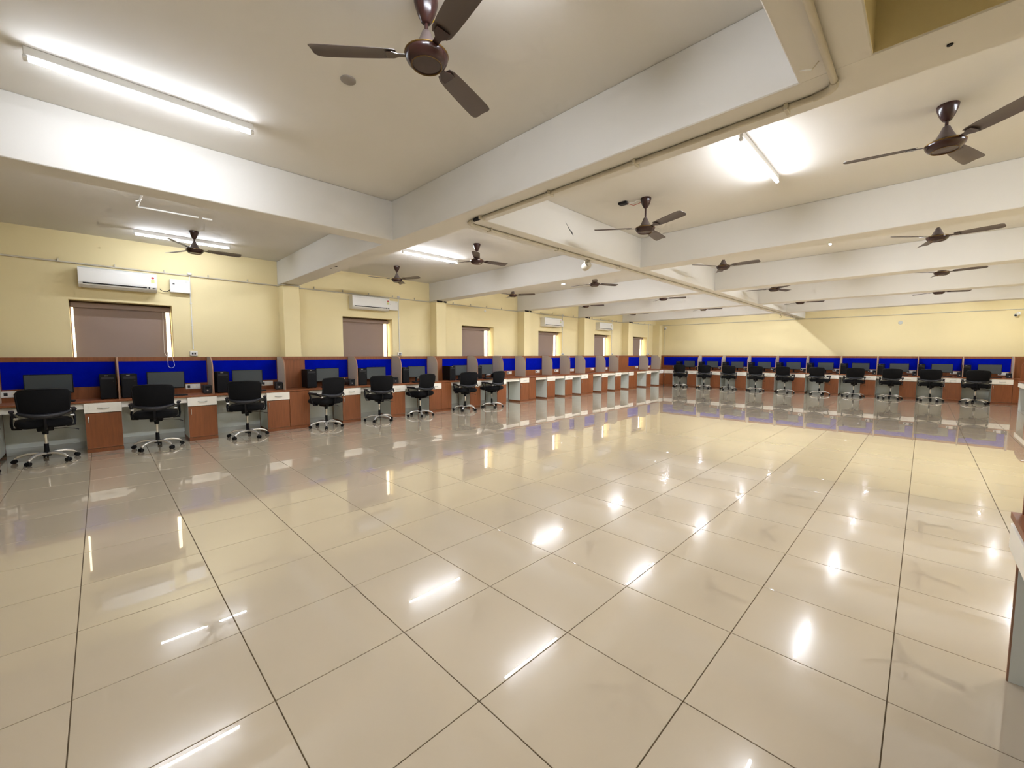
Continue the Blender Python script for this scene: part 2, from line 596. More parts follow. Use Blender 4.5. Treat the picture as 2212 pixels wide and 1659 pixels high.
def make_fan(rod, label, loc, ang):
    t = thing('ceiling_fan', label, 'ceiling fan', loc, R(ang), 'brown ceiling fans')
    MB().lathe([(0.062, 0.0), (0.064, -0.008), (0.060, -0.03), (0.045, -0.075), (0.026, -0.112), (0.018, -0.118)], 18).build('canopy', 'fandark', t, 40)
    z = -0.118 - rod
    MB().cyl((0, 0, -0.1), (0, 0, z - 0.02), 0.0105, n=10).build('downrod', 'fandark', t, 40)
    MB().lathe([(0.016, z + 0.004), (0.022, z), (0.038, z - 0.04), (0.060, z - 0.085), (0.070, z - 0.105)], 20).build('motor_cover', 'fan', t, 40)
    m = MB().lathe([(0.070, z - 0.098), (0.098, z - 0.104), (0.112, z - 0.116), (0.114, z - 0.132), (0.104, z - 0.152), (0.086, z - 0.168), (0.078, z - 0.172),
                    (0.074, z - 0.168), (0.010, z - 0.172)], 28).build('motor', 'fandark', t, 40)
    MB().lathe([(0.113, z - 0.114), (0.1165, z - 0.117), (0.1165, z - 0.121), (0.113, z - 0.124)], 28, ring=True).build('trim_ring', 'gold', m, 40)
    MB().lathe([(0.079, z - 0.169), (0.0815, z - 0.1735), (0.0775, z - 0.1745), (0.0755, z - 0.170)], 28, ring=True).build('trim_ring', 'gold', m, 40)
    zb = z - 0.122
    pit = R(-12)
    for k in range(3):
        a = 2 * math.pi * k / 3
        ca, sa = math.cos(a), math.sin(a)
        cp, sp = math.cos(pit), math.sin(pit)

        def tr(r, w, h=0.0):
            w2, h2 = w * cp - h * sp, w * sp + h * cp
            return (r * ca - w2 * sa, r * sa + w2 * ca, zb + h2)
        out = [(0.165, -0.045), (0.20, -0.056), (0.40, -0.064), (0.56, -0.066), (0.588, -0.060), (0.60, -0.040), (0.60, 0.045),
               (0.590, 0.060), (0.56, 0.066), (0.40, 0.062), (0.20, 0.050), (0.165, 0.042)]
        n = len(out)
        vs = [tr(r, w, 0.003 + 0.012 * (1 - (w / 0.066) ** 2) * 0.6) for r, w in out] + [tr(r, w, -0.001 + 0.012 * (1 - (w / 0.066) ** 2) * 0.6) for r, w in out]
        # cambered blade: add a centre line so that the sheet is curved
        cl = [(0.165, 0), (0.30, 0), (0.45, 0), (0.60, 0)]
        bl = MB()
        cols = 6
        rr = [0.160, 0.19, 0.26, 0.36, 0.46, 0.55, 0.58, 0.595, 0.602]
        hw = [0.040, 0.052, 0.058, 0.062, 0.065, 0.066, 0.062, 0.052, 0.040]
        top, bot, fs = [], [], []
        for i in range(len(rr)):
            for j in range(cols + 1):
                w = hw[i] * (2 * j / cols - 1)
                h = 0.009 * (1 - (w / 0.066) ** 2)
                top.append(tr(rr[i], w, h + 0.0025))
                bot.append(tr(rr[i], w, h))
        N = len(top)
        wd = cols + 1
        for i in range(len(rr) - 1):
            for j in range(cols):
                q = (i * wd + j, (i + 1) * wd + j, (i + 1) * wd + j + 1, i * wd + j + 1)
                fs.append(q)
                fs.append(tuple(N + x for x in reversed(q)))
        rim = [i * wd for i in range(len(rr))] + [(len(rr) - 1) * wd + j for j in range(1, wd)] + \
              [i * wd + cols for i in range(len(rr) - 2, -1, -1)] + [j for j in range(cols - 1, 0, -1)]
        for q in range(len(rim)):
            x, y = rim[q], rim[(q + 1) % len(rim)]
            fs.append((x, y, N + y, N + x))
        blo = bl.add(top + bot, fs).build('blade', 'fan', t, 40)
        br = MB()
        poly = [(0.095, -0.016), (0.150, -0.018), (0.178, -0.036), (0.215, -0.036), (0.215, 0.036), (0.178, 0.036), (0.150, 0.018), (0.095, 0.016)]
        n = len(poly)
        vs = [tr(r, w, 0.0005) for r, w in poly] + [tr(r, w, -0.0035) for r, w in poly]
        br.add(vs, [tuple(range(n)), tuple(range(2 * n - 1, n - 1, -1))] + [(i, (i + 1) % n, n + (i + 1) % n, n + i) for i in range(n)])
        br.build('blade_bracket', 'fandark', blo)
    return t


F0 = make_fan(0.04, 'large brown ceiling fan at the top centre, nearest the camera', (-1.965, 1.317, ZC), 109)
MB().box(0.050, -0.012, -0.075, 0.056, 0.012, -0.045, 0.001).build('yellow_tag', 'yprint', F0, None, label='small yellow tag')
FAN_L = make_fan(0.115, 'ceiling fan on a longer rod with a junction box wired beside its canopy', (-2.46, 4.73, ZC), -23)
F1 = make_fan(0.04, 'brown ceiling fan at upper right below the first cross beam', (0.03, 4.6, ZC), 72)
FANS = [(-8.0, 1.11, 86, 'small ceiling fan in front of the tube light by the window wall'),
        (-8.05, 4.57, 18, 'ceiling fan above the second air conditioner'),
        (-5.48, 4.63, -42, 'ceiling fan at the right end of the bright tube light past the first cross beam'),
        (-7.91, 7.94, 30, 'ceiling fan above the third window'),
        (-5.36, 8.0, -56, 'ceiling fan right of the small bright lamp seen past the second cross beam'),
        (-2.66, 8.07, -5, 'ceiling fan right of the middle beam between second and third cross beams'),
        (0.045, 8.12, -15, 'ceiling fan at right between the second and third cross beams'),
        (-7.98, 11.42, 20, 'ceiling fan above the fourth window, partly hidden by the third cross beam'),
        (-5.36, 11.48, 20, 'ceiling fan left of the middle beam behind the third cross beam'),
        (-2.67, 11.69, -50, 'ceiling fan right of the middle beam behind the third cross beam'),
        (0.16, 11.63, -20, 'ceiling fan at right behind the third cross beam'),
        (-8.2, 14.95, 15, 'ceiling fan above the fifth window, showing only its hub bottom'),
        (-5.58, 15.1, 20, 'ceiling fan left of the middle beam behind the fourth cross beam'),
        (-2.76, 15.2, 20, 'ceiling fan right of the middle beam behind the fourth cross beam'),
        (0.18, 15.17, 20, 'ceiling fan at right behind the fourth cross beam')]
for x, y, a, lb in FANS:
    dup(F1, (x, y, ZC), R(a), lb)

# ------------------------------------------------------------------ desk rows
WTOP = 0.755
# pedestals of the left row: start, end, end of the brown filler (if any), group
PED_L = [(-2.58, -2.19), (-1.39, -1.0), (-0.20, 0.19), (0.98, 1.37), (2.13, 2.51, 2.87), (3.52, 3.91), (4.61, 4.98), (5.64, 6.0, 6.31), (6.92, 7.29),
         (7.91, 8.27), (8.86, 9.24, 9.56), (10.1, 10.5), (11.04, 11.44), (11.96, 12.37, 12.69), (13.27, 13.68), (14.23, 14.64),
         (15.28, 15.66, 15.95), (16.79, 17.19), (18.02, 18.40, 18.45)]
PED_F = [(-8.48, -8.08)] + [(-7.42 + 0.985 * i, -7.02 + 0.985 * i) for i in range(10)]
PED_F[-1] = (PED_F[-1][0], PED_F[-1][1], 2.0)


def pedestal(w, fw, label, loc, rz, group):
    t = thing('pedestal_cabinet', label, 'cabinet', loc, rz, group)
    b = MB()
    b.box(0, 0.02, 0.05, 0.018, 0.50, 0.722).box(w - 0.018, 0.02, 0.05, w, 0.50, 0.722)
    b.box(0.018, 0.02, 0.05, w - 0.018, 0.50, 0.068).box(0.018, 0.482, 0.068, w - 0.018, 0.50, 0.722).box(0.018, 0.02, 0.70, w - 0.018, 0.482, 0.718)
    b.build('body', 'grey', t)
    MB().box(0.0, 0.012, 0.0, fw, 0.03, 0.052).box(0, 0.03, 0, 0.018, 0.5, 0.05).build('plinth', 'wood', t)
    d = MB().box(0.003, 0.0, 0.058, w - 0.003, 0.018, 0.572, 0.0015).build('door', 'wood', t)
    MB().tube([(0.035, 0.0, 0.44), (0.035, -0.02, 0.445), (0.035, -0.024, 0.47), (0.035, -0.024, 0.50), (0.035, -0.02, 0.525), (0.035, 0.0, 0.53)], 0.0055, 8) \
        .build('handle', 'chrome', d, 60)
    dr = MB().box(-0.003, -0.004, 0.580, w + 0.003, 0.016, 0.724, 0.002).build('drawer', 'cream', t)
    c = w / 2
    MB().tube([(c - 0.06, -0.004, 0.648), (c - 0.055, -0.018, 0.649), (c - 0.03, -0.026, 0.645), (c, -0.028, 0.643), (c + 0.03, -0.026, 0.645), (c + 0.055, -0.018, 0.649),
               (c + 0.06, -0.004, 0.648)], 0.0052, 8).build('handle', 'steel', dr, 60)
    if fw > w + 0.01:
        MB().box(w + 0.004, 0.0, 0.058, fw, 0.018, 0.722, 0.0015).box(fw - 0.018, 0.018, 0.0, fw, 0.50, 0.722).build('filler_panel', 'wood', t)
    return t


def row_pedestals(P, at, rz, where, group):
    for i, p in enumerate(P):
        w = p[1] - p[0]
        fw = (p[2] if len(p) > 2 else p[1]) - p[0]
        ex = ' with filler panel' if len(p) > 2 and fw > w + 0.1 else ''
        pedestal(w, fw, '%s brown pedestal cabinet%s %s' % (ORD[i], ex, where), at(p[0], 0.0), rz, group)


row_pedestals(PED_L, atL, RZ_L, 'from the camera end of the window-wall desk row', 'pedestal cabinets of the window-wall desks')
row_pedestals(PED_F, atF, RZ_F, 'from the left in the far-wall desk row', 'pedestal cabinets of the far-wall desks')


def worktop(P, s0, s1, label, loc, rz):
    t = thing('worktop', label, 'worktop', loc, rz)
    MB().box(s0, -0.012, 0.727, s1, 0.55, WTOP, 0.002).build('top_board', 'wood', t)
    a = s0
    ends = [(p[0], (p[2] if len(p) > 2 else p[1])) for p in P]
    for q in ends + [(s1, s1)]:
        if q[0] - a > 0.3:
            MB().box(a + 0.004, 0.035, 0.637, q[0] - 0.004, 0.053, 0.7265, 0.001).build('fascia', 'cream', t)
        a = q[1]
    return t


worktop(PED_L, -2.58, 18.98, 'long brown worktop of the desk row along the window wall', (XD, 0, 0), RZ_L)
worktop(PED_F, -8.488, 2.0, 'long brown worktop of the desk row along the far wall', (0, YD, 0), RZ_F)

DIV_PROF = [(0.55, WTOP), (0.55, ZP), (0.32, ZP)] + \
           [(0.32 - 0.21 * math.sin(R(a)), ZP - 0.25 + 0.25 * math.cos(R(a))) for a in range(10, 91, 10)] + [(0.11, WTOP)]


def screen(P, s0, s1, blue, divs, label, loc, rz, modesty=True):
    t = thing('desk_screen', label, 'desk screen', loc, rz)
    MB().box(s0, 0.556, 0.02, s1, 0.586, ZP, 0.002).build('back_board', 'wood', t)
    MB().box(s0, 0.548, 1.318, s1, 0.556, ZP, 0.001).build('top_rail', 'wood', t)
    for a, b in blue:
        MB().box(a, 0.551, 0.935, b, 0.556, 1.318, 0.001).build('pinboard', 'blue', t)
    for s in divs:
        d = MB().prism(DIV_PROF, 0, s - 0.009, s + 0.009).build('divider', 'beige', t)
        ep = DIV_PROF[1:]
        n = len(ep)
        vs = []
        for q, (dd, z) in enumerate(ep):
            p, nx = ep[max(q - 1, 0)], ep[min(q + 1, n - 1)]
            tx, tz = nx[0] - p[0], nx[1] - p[1]
            ln = math.hypot(tx, tz)
            ox, oz = tz / ln * 0.0022, -tx / ln * 0.0022
            for sx in (-0.0095, 0.0095):
                vs.append((s + sx, dd + ox, z + oz))
                vs.append((s + sx, dd - ox * 0.5, z - oz * 0.5))
        fs = []
        for q in range(n - 1):
            b = q * 4
            for i0, i1 in ((0, 2), (2, 3), (3, 1), (1, 0)):
                fs.append((b + i0, b + i1, b + 4 + i1, b + 4 + i0))
        fs += [(0, 1, 3, 2), (n * 4 - 4, n * 4 - 2, n * 4 - 1, n * 4 - 3)]
        MB().add(vs, fs).build('edge_band', 'edge', d)
    a = s0
    for q in [(p[0], (p[2] if len(p) > 2 else p[1])) for p in P] + [(s1, s1)]:
        if q[0] - a > 0.3:
            MB().box(a, 0.528, 0.10, q[0], 0.546, 0.725).build('modesty_panel', 'grey', t)
            MB().box(a + 0.002, 0.515, 0.0, q[0] - 0.002, 0.54, 0.10, 0.002).build('skirting', 'skirt', t)
        a = q[1]
    return t


DIV_L = [-2.2, -1.01, 0.18, 1.355, 2.48, 3.90, 4.96, 5.97, 7.28, 8.25, 9.2, 10.48, 11.44, 12.34, 13.67, 14.63, 17.15, 18.3]
BLUE_L = [(-2.18, -1.03), (-0.99, 0.16), (0.20, 1.335), (1.375, 2.46), (2.99, 3.88), (3.92, 4.94), (4.98, 5.95), (6.43, 7.26), (7.30, 8.23), (8.27, 9.18),
          (9.69, 10.46), (10.5, 11.42), (11.46, 12.32), (12.87, 13.65), (13.69, 14.61), (16.2, 17.13), (17.17, 18.28)]
screen(PED_L, -2.58, 18.95, BLUE_L, DIV_L, 'brown desk screen with blue pinboards and rounded dividers along the window wall', (XD, 0, 0), RZ_L)
DIV_F = [p[1] + 0.0 for p in PED_F[1:]]
BLUE_F = [(-8.75, DIV_F[0] - 0.02)] + [(DIV_F[i] + 0.02, DIV_F[i + 1] - 0.02) for i in range(9)]
screen(PED_F, -8.90, 2.45, BLUE_F, DIV_F, 'brown desk screen with blue pinboards and rounded dividers along the far wall', (0, YD, 0), RZ_F)


# short desks that enter the frame at the right edge
def side_desk(x0, yend, where):
    t = thing('side_desk', 'brown-topped desk end with cream fascia ' + where, 'desk', (x0, yend, 0), RZ_R)
    MB().box(0.0, 0.0, 0.727, 1.6, 0.6, WTOP, 0.002).build('top_board', 'wood', t)
    MB().box(0.005, 0.028, 0.0, 0.012, 0.58, 0.727).build('end_panel', 'wood', t)
    MB().box(0.012, 0.032, 0.0, 0.026, 0.578, 0.727).build('knee_panel', 'grey', t)
    MB().box(0.012, 0.026, 0.0, 0.026, 0.032, 0.727).build('edge_band', 'edge', t)
    MB().box(0.004, 0.002, 0.597, 1.6, 0.02, 0.705, 0.001).build('fascia', 'cream', t)
    MB().box(0.03, 0.02, 0.705, 1.6, 0.034, 0.727).build('gap_strip', 'grey', t)
    MB().prism([(0.58, WTOP), (0.58, ZP), (0.26, ZP), (0.16, ZP - 0.03), (0.09, ZP - 0.10), (0.045, ZP - 0.2), (0.03, ZP - 0.3), (0.03, WTOP)], 0, 0.005, 0.026).build('end_screen', 'wood', t)
    MB().box(0.026, 0.585, 0.02, 1.6, 0.61, ZP, 0.002).build('back_board', 'wood', t)
    MB().box(1.2, 0.02, 0.05, 1.6, 0.58, 0.597, 0.002).build('pedestal', 'wood', t)
    return t


side_desk(0.305, 2.79, 'at the right edge near the camera')
side_desk(1.78, 17.0, 'at the right edge in front of the far wall')


# ------------------------------------------------------------------ office chairs
def make_chair(label, loc, rz):
    t = thing('office_chair', label, 'office chair', loc, rz, 'black mesh office chairs')
    # seat cushion (waterfall front): lofted rounded slab
    rows = []
    secs = [(-0.245, 0.165, 0.505, 0.572), (-0.235, 0.215, 0.485, 0.588), (-0.18, 0.250, 0.468, 0.592), (0.0, 0.262, 0.462, 0.580),
            (0.16, 0.258, 0.465, 0.580), (0.225, 0.235, 0.475, 0.568), (0.25, 0.190, 0.490, 0.545)]
    b = MB()
    n = 16
    vs, fs = [], []
    for y, hw, z0, z1 in secs:
        for k in range(n):
            a = 2 * math.pi * k / n
            ca, sa = math.cos(a), math.sin(a)
            x = hw * math.copysign(abs(ca) ** 0.45, ca)
            z = (z0 + z1) / 2 + (z1 - z0) / 2 * math.copysign(abs(sa) ** 0.6, sa)
            vs.append((x, y, z))
    for i in range(len(secs) - 1):
        for k in range(n):
            fs.append((i * n + k, i * n + (k + 1) % n, (i + 1) * n + (k + 1) % n, (i + 1) * n + k))
    fs += [tuple(range(n)), tuple(range((len(secs) - 1) * n, len(secs) * n))]
    b.add(vs, fs).build('seat', 'seatfab', t, 50)

    # curved mesh back
    def back(u, v):
        s_ = 2 * u - 1
        hw = 0.222 + 0.014 * v - 0.012 * (1 - v) ** 2
        cut = max(0.0, (v - 0.86) / 0.14)
        x = (hw - 0.030 * cut ** 2) * s_
        y = -0.262 + 0.060 * s_ * s_ - 0.055 * v - 0.022 * math.sin(v * math.pi)
        z = 0.655 + 0.33 * v - 0.016 * s_ * s_ * v
        return (x, y, z), (-0.12 * s_ * 2, 1.0, 0.12)
    bk = MB().grid(back, 12, 9, 0.016).build('backrest', 'mesh', t, 60)
    rim = [back(i / 16, 1.0)[0] for i in range(17)]
    left = [back(0.0, v / 8)[0] for v in range(9)]
    right = [back(1.0, v / 8)[0] for v in range(8, -1, -1)]
    MB().tube(left + rim[1:-1] + right, 0.013, 8).build('frame', 'black', bk, 60)
    lum = []
    for i in range(15):
        s_ = i / 7 - 1
        lum.append((0.235 * s_, -0.285 + 0.07 * s_ * s_, 0.632 + 0.050 * s_ * s_))
    MB().tube(lum, [0.012 + 0.018 * (1 - (i / 7 - 1) ** 2) for i in range(15)], 8, 1.15).build('lumbar_bar', 'dgrey', t, 60)
    MB().tube([(0, -0.275, 0.64), (0, -0.285, 0.58), (0, -0.27, 0.50), (0, -0.22, 0.455), (0, -0.08, 0.445)], [0.020, 0.022, 0.022, 0.022, 0.02], 8, 0.45).build('back_stem', 'black', t, 60)
    for s in (-1, 1):
        x = s * 0.275
        ar = MB().tube([(s * 0.20, -0.03, 0.462), (x, -0.02, 0.468), (x + s * 0.008, 0.01, 0.53), (x, 0.10, 0.655), (x, 0.12, 0.672), (x, 0.06, 0.680), (x, -0.10, 0.672),
                        (x - s * 0.01, -0.19, 0.655), (s * 0.24, -0.235, 0.62)], [0.013, 0.015, 0.015, 0.014, 0.016, 0.018, 0.018, 0.015, 0.013], 8).build('armrest', 'black', t, 60)
        MB().box(x - 0.026, -0.11, 0.682, x + 0.026, 0.11, 0.70, 0.007).build('arm_pad', 'dgrey', ar)
        MB().cyl((s * 0.225, -0.235, 0.62), (s * 0.262, -0.235, 0.62), 0.014, n=10).build('bolt', 'steel', ar, 40)
    MB().box(-0.075, -0.10, 0.415, 0.075, 0.11, 0.470, 0.008).cyl((0, 0, 0.405), (0, 0, 0.365), 0.032, 0.028, n=12).build('tilt_mechanism', 'black', t, 40)
    MB().tube([(0.05, 0.02, 0.425), (0.18, 0.02, 0.425), (0.27, 0.03, 0.405), (0.315, 0.035, 0.385)], [0.006, 0.006, 0.008, 0.011], 7, 0.6).build('height_lever', 'dgrey', t, 60)
    MB().cyl((0, 0, 0.22), (0, 0, 0.37), 0.014, n=12).build('gas_column', 'chrome', t, 40)
    MB().cyl((0, 0, 0.085), (0, 0, 0.235), 0.026, 0.023, n=14).build('column_sleeve', 'black', t, 40)
    MB().cyl((0, 0, 0.072), (0, 0, 0.125), 0.045, 0.036, n=14).build('hub', 'black', t, 40)
    for k in range(5):
        a = 2 * math.pi * k / 5 + R(18)
        ca, sa = math.cos(a), math.sin(a)
        pt = lambda r, z: (r * ca, r * sa, z)
        lg = MB().tube([pt(0.03, 0.105), pt(0.10, 0.118), pt(0.18, 0.113), pt(0.25, 0.092), pt(0.295, 0.062)], [0.024, 0.025, 0.024, 0.021, 0.015], 8, 0.8).build('leg', 'chrome', t, 60)
        w = MB()
        qa, qb = -sa, ca
        for s in (-1, 1):
            c = (0.30 * ca + qa * 0.016 * s, 0.30 * sa + qb * 0.016 * s, 0.0265)
            w.cyl((c[0] - qa * 0.009, c[1] - qb * 0.009, c[2]), (c[0] + qa * 0.009, c[1] + qb * 0.009, c[2]), 0.0265, n=14)
        w.cyl((0.30 * ca - qa * 0.012, 0.30 * sa - qb * 0.012, 0.03), (0.30 * ca + qa * 0.012, 0.30 * sa + qb * 0.012, 0.03), 0.022, n=10)
        w.cyl((0.297 * ca, 0.297 * sa, 0.03), (0.297 * ca, 0.297 * sa, 0.064), 0.007, n=8)
        w.build('caster', 'black', lg, 40)
    return t


CH_D = -0.22
CH_L = [(-1.23, -0.60, -37), (-0.57, CH_D, 6), (0.565, CH_D, -8), (1.76, CH_D, -16), (3.10, CH_D, 14), (4.22, CH_D, -12), (5.24, CH_D, 10), (6.58, CH_D, -16), (7.5, CH_D, 8)]
C0 = None
for i, (s, d, a) in enumerate(CH_L):
    if i == 0:
        lb = 'black office chair at the left frame edge, only one caster showing'
        C0 = make_chair(lb, atL(s, d), RZ_L + R(a))
    else:
        lb = '%s black mesh office chair from the camera along the window-wall desks' % ORD[i - 1]
        dup(C0, atL(s, d), RZ_L + R(a), lb)
CH_F = [-7.62, -6.60, -5.63, -4.64, -3.66, -2.60, -1.65, -0.72, 0.19, 1.12]
JIT = [14, 20, 16, 12, -8, -14, 10, 6, -4, 4]
for i, s in enumerate(CH_F):
    dup(C0, atF(s, -0.26), R(JIT[i]), '%s black mesh office chair from the left along the far-wall desks' % ORD[i])


# ------------------------------------------------------------------ computers
def make_monitor(label, loc, rz):
    t = thing('monitor', label, 'monitor', loc, rz, 'switched-off monitors on the desks')
    b = MB().box(-0.238, 0.0, 0.115, 0.238, 0.022, 0.392, 0.004).box(-0.16, 0.022, 0.16, 0.16, 0.045, 0.35, 0.01).build('casing', 'black', t)
    MB().box(-0.228, -0.0015, 0.130, 0.228, 0.0005, 0.383).build('screen', 'screen', t)
    MB().box(-0.022, 0.03, 0.012, 0.022, 0.05, 0.20, 0.004).build('stand_neck', 'black', t)
    MB().lathe([(0.105, 0.0), (0.107, 0.006), (0.09, 0.012), (0.03, 0.016)], 24, (0, 0.035, 0)).build('stand_base', 'black', t, 40)
    return t


def make_tower(label, loc, rz):
    t = thing('computer_tower', label, 'computer tower', loc, rz, 'black computer towers on the desks')
    MB().box(-0.088, 0.012, 0.008, 0.088, 0.34, 0.372, 0.003).build('case', 'black', t)
    MB().box(-0.09, 0.0, 0.006, 0.09, 0.014, 0.374, 0.005).build('front_panel', 'black', t)
    MB().box(-0.035, -0.0015, 0.352, 0.005, 0.0, 0.359).build('badge', 'steel', t)
    MB().box(-0.07, -0.0012, 0.30, 0.07, 0.0, 0.335, 0.0005).build('drive_bay', 'dgrey', t)
    MB().cyl((0.06, 0.001, 0.27), (0.06, -0.002, 0.27), 0.008, n=10).build('power_button', 'dgrey', t)
    for sx in (-0.07, 0.07):
        for y in (0.03, 0.31):
            MB().cyl((sx, y, 0), (sx, y, 0.009), 0.012, n=8).build('foot', 'black', t)
    return t


def make_ups(label, loc, rz):
    t = thing('power_backup_box', label, 'power backup', loc, rz, 'small black power backup boxes on the desks')
    MB().box(-0.058, 0.012, 0.004, 0.058, 0.26, 0.142, 0.006).build('case', 'black', t)
    MB().box(-0.06, 0.0, 0.002, 0.06, 0.014, 0.146, 0.008).build('front_panel', 'dgrey', t)
    MB().box(-0.03, -0.002, 0.09, 0.03, 0.001, 0.125, 0.001).build('display_strip', 'black', t)
    MB().cyl((0, 0.001, 0.055), (0, -0.004, 0.055), 0.013, n=12).build('power_button', 'steel', t)
    return t


def make_strip(label, loc, rz):
    t = thing('socket_board', label, 'socket board', loc, rz, 'white socket boards on the desk screens')
    MB().box(-0.105, -0.012, 0.0, 0.105, 0.0, 0.088, 0.003).build('plate', 'pwhite', t)
    for k, x in enumerate((-0.06, 0.02, 0.065)):
        MB().box(x - 0.018, -0.0145, 0.022, x + 0.018, -0.011, 0.066, 0.001).build('switch' if k else 'socket', 'cream' if k else 'dgrey', t)
    return t


def make_keyboard(label, loc, rz):
    t = thing('keyboard', label, 'keyboard', loc, rz, 'black keyboards on the desks')
    MB().box(-0.215, 0.0, 0.0, 0.215, 0.135, 0.016, 0.004).build('case', 'black', t)
    k = MB()
    for r in range(5):
        for c in range(14):
            k.box(-0.205 + c * 0.0295, 0.012 + r * 0.0235, 0.016, -0.205 + c * 0.0295 + 0.026, 0.012 + r * 0.0235 + 0.02, 0.021)
    kk = k.build('keys', 'dgrey', t)
    kk['kind'] = 'stuff'
    return t


ST_L = [  # monitor, tower, backup box, socket board, keyboard
    (-0.535, 0.065, None, -0.90, -0.5), (0.75, 0.305, 1.285, 1.13, 0.78), (1.905, 1.51, 2.40, 2.28, 1.93), (3.35, 2.995, 3.83, 3.70, 3.38), (4.43, 4.06, 4.87, 4.75, 4.45),
    (5.49, 5.13, 5.885, 5.76, 5.5), (6.82, 6.50, 7.19, 7.07, 6.85), (7.76, 7.42, 8.16, 8.05, 7.78)]
mon0 = tow0 = ups0 = str0 = key0 = None
nst = 0


def place(mk, first, at, s, d, z, rz, label):
    loc = at(s, d, z)
    if first is None:
        return mk(label, loc, rz)
    dup(first, loc, rz, label)
    return first


for i, (m, tw, up, st, kb) in enumerate(ST_L):
    w = 'at the %s window-wall desk place from the camera' % ORD[i]
    mon0 = place(make_monitor, mon0, atL, m, 0.30, WTOP, RZ_L + R(random.uniform(-8, 4)), 'dark switched-off monitor ' + w)
    tow0 = place(make_tower, tow0, atL, tw, 0.19, WTOP, RZ_L + R(random.uniform(-2, 2)), 'black computer tower ' + w)
    if up is not None:
        ups0 = place(make_ups, ups0, atL, up, 0.22, WTOP, RZ_L + R(random.uniform(-12, -2)), 'small black power backup box ' + w)
    key0 = place(make_keyboard, key0, atL, kb, 0.07, WTOP, RZ_L + R(random.uniform(-6, 6)), 'black keyboard ' + w)
SB = [-0.90, 1.13, 2.28, 3.70, 4.75, 5.76, 7.07, 8.05, 8.93, 10.25, 11.25, 12.15, 13.45, 14.42, 16.92, 18.05]
for i, s in enumerate(SB):
    str0 = place(make_strip, str0, atL, s, 0.5555, 0.825, RZ_L, '%s white socket board from the camera on the window-wall desk screen' % ORD[i])
for i in range(10):
    s = -7.47 + 0.985 * i
    w = 'at the %s far-wall desk place from the left' % ORD[i]
    dup(mon0, atF(s + 0.01, 0.33, WTOP), R(random.uniform(-4, 4)), 'dark switched-off monitor ' + w)
    dup(tow0, atF(s - 0.455, 0.19, WTOP), R(random.uniform(-3, 3)), 'black computer tower ' + w)
    dup(ups0, atF(s + 0.395, 0.25, WTOP), R(random.uniform(-6, 6)), 'small black power backup box ' + w)
    dup(key0, atF(s + 0.03, 0.07, WTOP), R(random.uniform(-5, 5)), 'black keyboard ' + w)
    dup(str0, atF(s + 0.30, 0.5555, 0.825), 0, '%s white socket board from the left on the far-wall desk screen' % ORD[i])
dup(str0, atF(-8.2, 0.5555, 0.825), 0, 'white socket board in the far left desk corner')


# ------------------------------------------------------------------ air conditioners and wall boxes
def make_ac(label, loc, rz, w=0.92):
    t = thing('air_conditioner', label, 'air conditioner', loc, rz, 'white split air conditioners over the windows')
    prof = [(0.0, 0.0), (-0.13, 0.0), (-0.185, 0.035), (-0.20, 0.07), (-0.20, 0.25), (-0.19, 0.285), (-0.165, 0.30), (0.0, 0.30)]
    MB().prism(prof, 0, 0.0, w).build('body', 'pwhite', t)
    MB().prism([(-0.192, 0.085), (-0.2045, 0.085), (-0.2045, 0.245), (-0.194, 0.27), (-0.188, 0.268)], 0, 0.006, w - 0.006).build('front_cover', 'pwhite', t)
    MB().box(0.05, -0.2035, 0.050, w - 0.13, -0.192, 0.066, 0.002).build('louver_slot', 'dark', t)
    MB().prism([(-0.135, -0.003), (-0.187, 0.030), (-0.195, 0.046), (-0.190, 0.046), (-0.135, 0.004)], 0, 0.05, w - 0.13).build('louver_flap', 'pwhite', t)
    MB().box(w - 0.075, -0.2055, 0.145, w - 0.03, -0.2045, 0.20).build('energy_label', 'green', t, label='small pale printed label')
    d = MB()
    c, r = (w - 0.052, 0.225), 0.02
    pts = [(c[0] + r * math.cos(2 * math.pi * i / 14), c[1] + 0.8 * r * math.sin(2 * math.pi * i / 14)) for i in range(14)]
    vs = [(x, -0.2047, z) for x, z in pts] + [(x, -0.2057, z) for x, z in pts]
    d.add(vs, [tuple(range(14)), tuple(range(27, 13, -1))] + [(i, (i + 1) % 14, 14 + (i + 1) % 14, 14 + i) for i in range(14)])
    d.build('round_sticker', 'red', t, label='round red sticker')
    MB().box(w - 0.11, -0.2035, 0.045, w - 0.09, -0.195, 0.07, 0.001).box(w - 0.06, -0.2035, 0.05, w - 0.02, -0.195, 0.062, 0.001).build('indicator_window', 'dark', t)
    MB().box(0.004, -0.186, 0.287, w - 0.004, -0.06, 0.3015, 0.001).build('top_grille', 'skirt', t)
    return t


ACS = [(-0.18, 2.478, 0.92), (4.10, 2.482, 0.92), (10.78, 2.40, 0.92), (14.15, 2.42, 0.92)]
acw = ['over the first window from the camera', 'over the second window from the camera', 'over the fourth window from the camera', 'over the fifth window from the camera']
BOXY = [1.06, 5.165, 11.83, 15.2]
ac0 = bx0 = None


